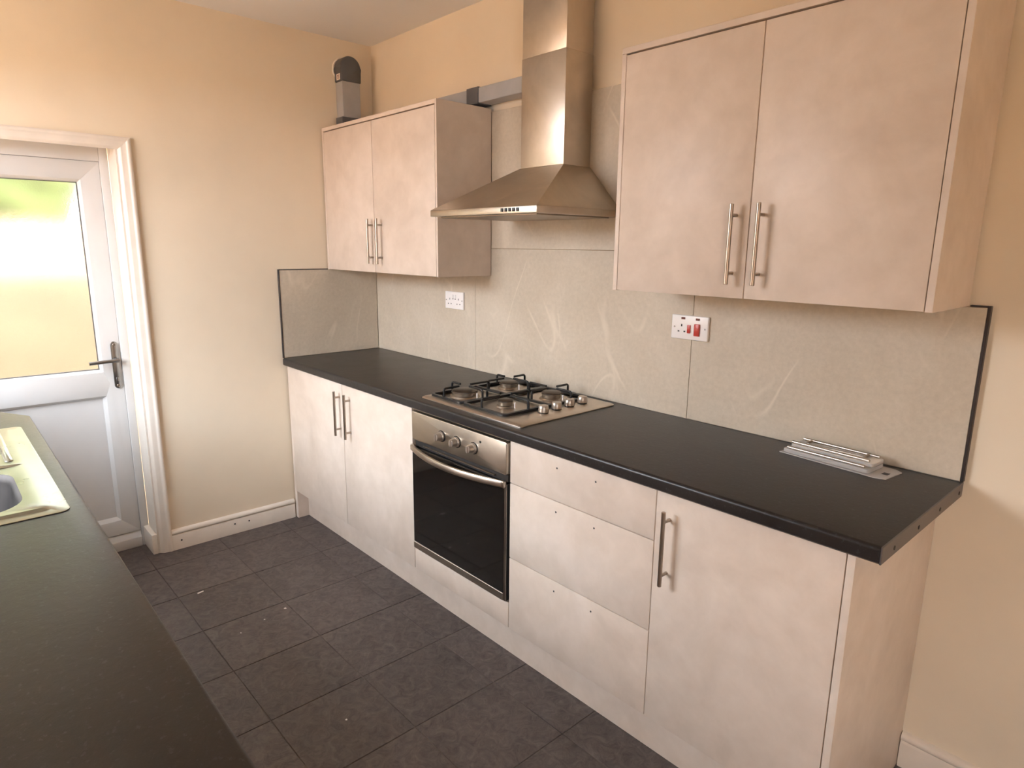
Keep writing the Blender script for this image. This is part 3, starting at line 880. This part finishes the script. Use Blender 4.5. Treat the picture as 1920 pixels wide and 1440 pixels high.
for kx, ky in ((1.745, -0.360), (1.740, -0.286), (1.738, -0.214), (1.737, -0.140)):
    b = new()
    lathe(b, (kx, ky, HT), [(0, 0.0035), (0.0190, 0.0035), (0.0200, 0.0055), (0.0180, 0.0250), (0.0160, 0.0275), (0, 0.0275)], 24)
    kn = obj('hob_knob', b, 'silver_plastic', hob)
    obj('knob_collar', lathe(new(), (kx, ky, HT), [(0, 0.0002), (0.0185, 0.0002), (0.0185, 0.0036), (0, 0.0036)], 24), 'black_enamel', kn)

# ------------------------------------------------------------------ sockets
def plate(name, label, x0, x1, z0, z1):
    s = thing(name, label, 'socket', ((x0 + x1) / 2, -0.0005, z0))
    obj('face_plate', box(new(), x0, x1, -0.0105, -0.0004, z0, z1, 0.003, 3), 'white_plastic', s)
    return s
def hole(s, x, z, w, hh):
    obj('pin_hole', box(new(), x - w / 2, x + w / 2, -0.0108, -0.0100, z - hh / 2, z + hh / 2), 'socket_hole', s, 0)
def screw(s, x, z):
    obj('plate_screw', cyl(new(), (x, -0.0102, z), (x, -0.0112, z), 0.0032, n=12), 'chrome', s)
s = plate('double_socket', 'white double power socket under the corner wall cabinet', 0.6803, 0.8267, 1.1985, 1.2845)
for cx_ in (0.7180, 0.7890):
    hole(s, cx_, 1.2480, 0.0045, 0.0085)
    for dx in (-0.0115, 0.0115): hole(s, cx_ + dx, 1.2240, 0.0068, 0.0045)
for cx_ in (0.7440, 0.7630):
    obj('rocker', box(new(), cx_ - 0.0055, cx_ + 0.0055, -0.0140, -0.0098, 1.2500, 1.2690, 0.0016, 2), 'white_plastic', s)
    hole(s, cx_, 1.2480, 0.010, 0.003)
screw(s, 0.6895, 1.2420); screw(s, 0.8175, 1.2420)
s = plate('cooker_switch', 'white cooker switch and socket with two red rockers under the end wall cabinet', 2.0321, 2.1784, 1.1960, 1.2810)
hole(s, 2.0740, 1.2450, 0.0050, 0.0085)
for dx in (-0.0115, 0.0125): hole(s, 2.0740 + dx, 1.2235, 0.0070, 0.0048)
obj('rocker', box(new(), 2.0985, 2.1105, -0.0150, -0.0098, 1.2190, 1.2480, 0.0016, 2), 'red_plastic', s)
obj('rocker', box(new(), 2.1270, 2.1475, -0.0170, -0.0098, 1.2120, 1.2540, 0.0020, 2), 'red_plastic', s)
for nx in (2.0790, 2.1370): obj('neon_lens', box(new(), nx - 0.0080, nx + 0.0080, -0.0112, -0.0100, 1.2660, 1.2735, 0.0004, 1), 'neon', s)
screw(s, 2.0455, 1.2380); screw(s, 2.1670, 1.2380)

# ------------------------------------------------------------------ packed bar handles lying by the splashback
pk = thing('handle_pack', 'flat clear pack of silver bar handles lying on the worktop by the splashback', 'pack', (2.66, -0.07, WT))
def pkbox(name, x0, x1, y0, y1, z0, z1, mat, bev=0.001):
    return obj(name, box(new(), x0, x1, y0, y1, z0, z1, bev, 1), mat, pk)
A_ = math.radians(-4.5)
R_ = Matrix.Translation((2.655, -0.082, WT)) @ Matrix.Rotation(A_, 4, 'Z')
def pkobj(name, b, mat, sm=35):
    bmesh.ops.transform(b, matrix=R_, verts=b.verts)
    return obj(name, b, mat, pk, sm)
pkobj('backing_card', prism(new(), [(-0.135, -0.050), (0.140, -0.056), (0.168, -0.045), (0.172, 0.045), (0.150, 0.060), (-0.130, 0.060)], 0.0005, 0.003, 'z'), 'clear_plastic')
pkobj('blister', prism(new(), rrect(-0.128, 0.122, -0.045, 0.052, 0.008, 3), 0.0032, 0.0145, 'z', 0.002), 'clear_plastic')
pkobj('blister', prism(new(), rrect(-0.118, 0.120, -0.020, 0.054, 0.006, 3), 0.0148, 0.0260, 'z', 0.002), 'clear_plastic')
for py_, pz_, x0_, x1_ in ((-0.036, 0.0185, -0.118, 0.108), (-0.010, 0.0300, -0.118, 0.108), (0.044, 0.0315, -0.112, 0.112)):
    pkobj('bar_handle', cyl(new(), (x0_, py_, pz_), (x1_, py_, pz_), 0.0044, n=14, bev=0.0008), 'steel')
for px_ in (-0.085, 0.082):
    pkobj('handle_post', cyl(new(), (px_, 0.0392, 0.0305), (px_, 0.018, 0.0305), 0.0040, n=12), 'handle_steel')
pkobj('hang_slot', box(new(), 0.142, 0.158, -0.012, 0.008, 0.0028, 0.0034), 'socket_hole', 0)

# ------------------------------------------------------------------ sink-side worktop, units and sink
LF0, LF1 = -1.7545, -1.7705                # front edge, slightly off parallel
LX0, LX1 = 0.587, 3.05
SB = SINK_Y + 0.0005
def zz_front(x): return LF0 + (LF1 - LF0) * (x - LX0) / (2.70 - LX0)
lw = thing('worktop', 'charcoal slate-effect worktop with inset steel sink and clipped corner by the door', 'worktop', (1.8, -2.08, CT))
SX0, SX1, SY0, SY1 = 0.742, 1.660, -2.262, -1.7965     # sink
poly = [(LX0, zz_front(LX0)), (LX1, zz_front(LX1)), (LX1, SB), (FAR_X + 0.0005, SB), (FAR_X + 0.0005, LF0 - 0.330)]
cut = [(SX0 + 0.02, SY1 - 0.02), (SX1 - 0.02, SY1 - 0.02), (SX1 - 0.02, SY0 + 0.02), (SX0 + 0.05, SY0 + 0.02), (SX0 + 0.02, SY0 + 0.05)]
b = ring(new(), poly, cut, CT, WT, 'z')
ed = [e for e in b.edges if all(abs(v.co.z - WT) < 1e-6 for v in e.verts) and sum(1 for v in e.verts if min((Vector((p[0], p[1], WT)) - v.co).length for p in poly[:2] + poly[4:]) < 1e-5) == 2 and len([1 for v in e.verts for p in cut if (Vector((p[0], p[1], WT)) - v.co).length < 1e-5]) == 0]
bmesh.ops.bevel(b, geom=ed, offset=0.006, segments=3, affect='EDGES', profile=0.5)
obj('slab', b, 'worktop', lw, 25)
c = thing('sink_cabinet', 'pale base cabinets under the sink worktop', 'cabinet', (1.8, -2.1, 0))
obj('carcass', box(new(), 0.60, LX1 - 0.03, SB + 0.01, zz_front(LX1) - 0.060, 0.162, 0.70), 'carcass', c, 0)
obj('front_rail', box(new(), 0.60, LX1 - 0.03, zz_front(LX1) - 0.085, zz_front(LX1) - 0.060, 0.7005, CT - 0.001), 'carcass', c, 0)
obj('back_rail', box(new(), 0.60, LX1 - 0.03, SB + 0.01, SB + 0.03, 0.7005, CT - 0.001), 'carcass', c, 0)
obj('plinth_board', box(new(), 0.62, LX1 - 0.03, zz_front(LX1) - 0.120, zz_front(LX1) - 0.104, 0.0005, 0.1615), 'laminate', c, 0)
nd = 4; dw = (LX1 - 0.03 - 0.60) / nd
for k in range(nd):
    xa = 0.60 + dw * k
    yf = zz_front(LX1) - 0.040
    dd = obj('door', box(new(), xa + .0015, xa + dw - .0015, yf - DT, yf, BZ0, BZ1, 0.0009, 1), 'laminate', c)
    hx = xa + (dw - 0.05 if k % 2 == 0 else 0.05)
    b = new(); cyl(b, (hx, yf + 0.030, 0.61), (hx, yf + 0.030, 0.826), 0.006, n=14, bev=0.001)
    for z_ in (0.64, 0.796): cyl(b, (hx, yf + 0.030, z_), (hx, yf + 0.0002, z_), 0.0048, n=10)
    obj('handle', b, 'handle_steel', dd)

sk = thing('sink', 'inset stainless steel sink with ribbed drainer beside the window', 'sink', (1.2, -2.02, WT))
ST = WT + 0.009
def loop(b, pts, z): return [b.verts.new((x, y, z)) for x, y in pts]
def skin(b, loops):
    for A, B in zip(loops, loops[1:]):
        for k in range(len(A)):
            j = (k + 1) % len(A)
            b.faces.new((A[k], A[j], B[j], B[k]))
NB = 8
BX0, BX1, BY0, BY1 = 1.262, 1.602, -2.215, -1.872      # bowl opening
O = rrect(SX0, SX1, SY0, SY1, 0.022, NB)
I1 = rrect(SX0 + 0.004, SX1 - 0.004, SY0 + 0.004, SY1 - 0.004, 0.020, NB)
I2 = rrect(SX0 + 0.026, SX1 - 0.030, SY0 + 0.022, SY1 - 0.020, 0.022, NB)
I3 = rrect(SX0 + 0.042, SX1 - 0.036, SY0 + 0.040, SY1 - 0.038, 0.016, NB)
b = new()
bw = rrect(BX0, BX1, BY0, BY1, 0.085, NB)
Ls = [loop(b, O, WT + 0.0006), loop(b, O, WT + 0.002), loop(b, I1, WT + 0.003), loop(b, I2, WT + 0.003), loop(b, I3, ST), loop(b, bw, ST - 0.0010)]
skin(b, Ls)
top = obj('sink_top', b, 'sink_steel', sk, 30)
b = new()
bl = [loop(b, rrect(BX0, BX1, BY0, BY1, 0.085, NB), ST - 0.0010), loop(b, rrect(BX0 + .006, BX1 - .006, BY0 + .006, BY1 - .006, 0.081, NB), ST - 0.006),
      loop(b, rrect(BX0 + .010, BX1 - .010, BY0 + .010, BY1 - .010, 0.079, NB), ST - 0.020), loop(b, rrect(BX0 + .022, BX1 - .022, BY0 + .022, BY1 - .022, 0.075, NB), ST - 0.120),
      loop(b, rrect(BX0 + .050, BX1 - .050, BY0 + .050, BY1 - .050, 0.060, NB), ST - 0.142)]
skin(b, bl); b.faces.new(bl[-1])
bowl = obj('bowl', b, 'bowl_steel', sk, 50)
obj('waste', lathe(new(), ((BX0 + BX1) / 2, (BY0 + BY1) / 2, ST - 0.1418), [(0, 0.0004), (0.018, 0.0004), (0.022, 0.003), (0.040, 0.003), (0.044, 0.0003)], 24), 'chrome', bowl)
# drainer ribs
for k in range(7):
    yc_ = -1.866 - 0.046 * k
    b = new()
    pr = rrect(0.815, 1.185, yc_ - 0.010, yc_ + 0.010, 0.0095, 4)
    pi = rrect(0.820, 1.180, yc_ - 0.005, yc_ + 0.005, 0.0048, 4)
    skin(b, [loop(b, pr, ST + 0.0002), loop(b, pi, ST + 0.0040)])
    b.verts.ensure_lookup_table(); b.faces.new([b.verts[i] for i in range(len(pr), len(pr) + len(pi))])
    obj('drainer_rib', b, 'sink_steel', top, 40)
b = new()
lathe(b, (0, 0, 0), [(0, 0.0), (1.0, 0.0), (0.92, 0.35), (0.7, 0.7), (0.4, 0.93), (0, 1.0)], 28)
bmesh.ops.transform(b, matrix=Matrix.Translation((1.226, -2.02, ST - 0.0004)) @ Matrix.Diagonal((0.022, 0.185, 0.008, 1)), verts=b.verts)
obj('spill_ridge', b, 'sink_steel', top, 60)

# ------------------------------------------------------------------ bits on the floor
def chip(label, x, y, L_, w_, rot, group=None):
    b = new()
    prism(b, [(-L_ / 2, -w_ / 2), (L_ * .42, -w_ * .55), (L_ / 2, w_ * .3), (-L_ * .40, w_ / 2)], 0.0006, 0.0022, 'z')
    bmesh.ops.rotate(b, verts=b.verts, matrix=Matrix.Rotation(rot, 3, 'Z'))
    o = obj('paint_fleck', b, 'fleck', None, 0)
    o.location = (x, y, 0)
    tag(o, label, 'debris', group)
chip('white paper scrap, the largest bit of litter on the dark floor tiles', 0.512, -1.239, 0.030, 0.009, 1.80)
chip('white fleck on the floor tile joint, below the paper scrap', 0.882, -1.013, 0.010, 0.008, 0.4)
chip('tiny white crumb lone on a tile between paper scrap and tile joint', 0.907, -1.112, 0.006, 0.005, 0.9)
chip('tiny white crumb nearest the sink worktop edge', 0.939, -1.219, 0.006, 0.004, 0.2)
chip('tiny round white crumb on the nearest floor tiles', 1.651, -1.142, 0.006, 0.006, 0.0)
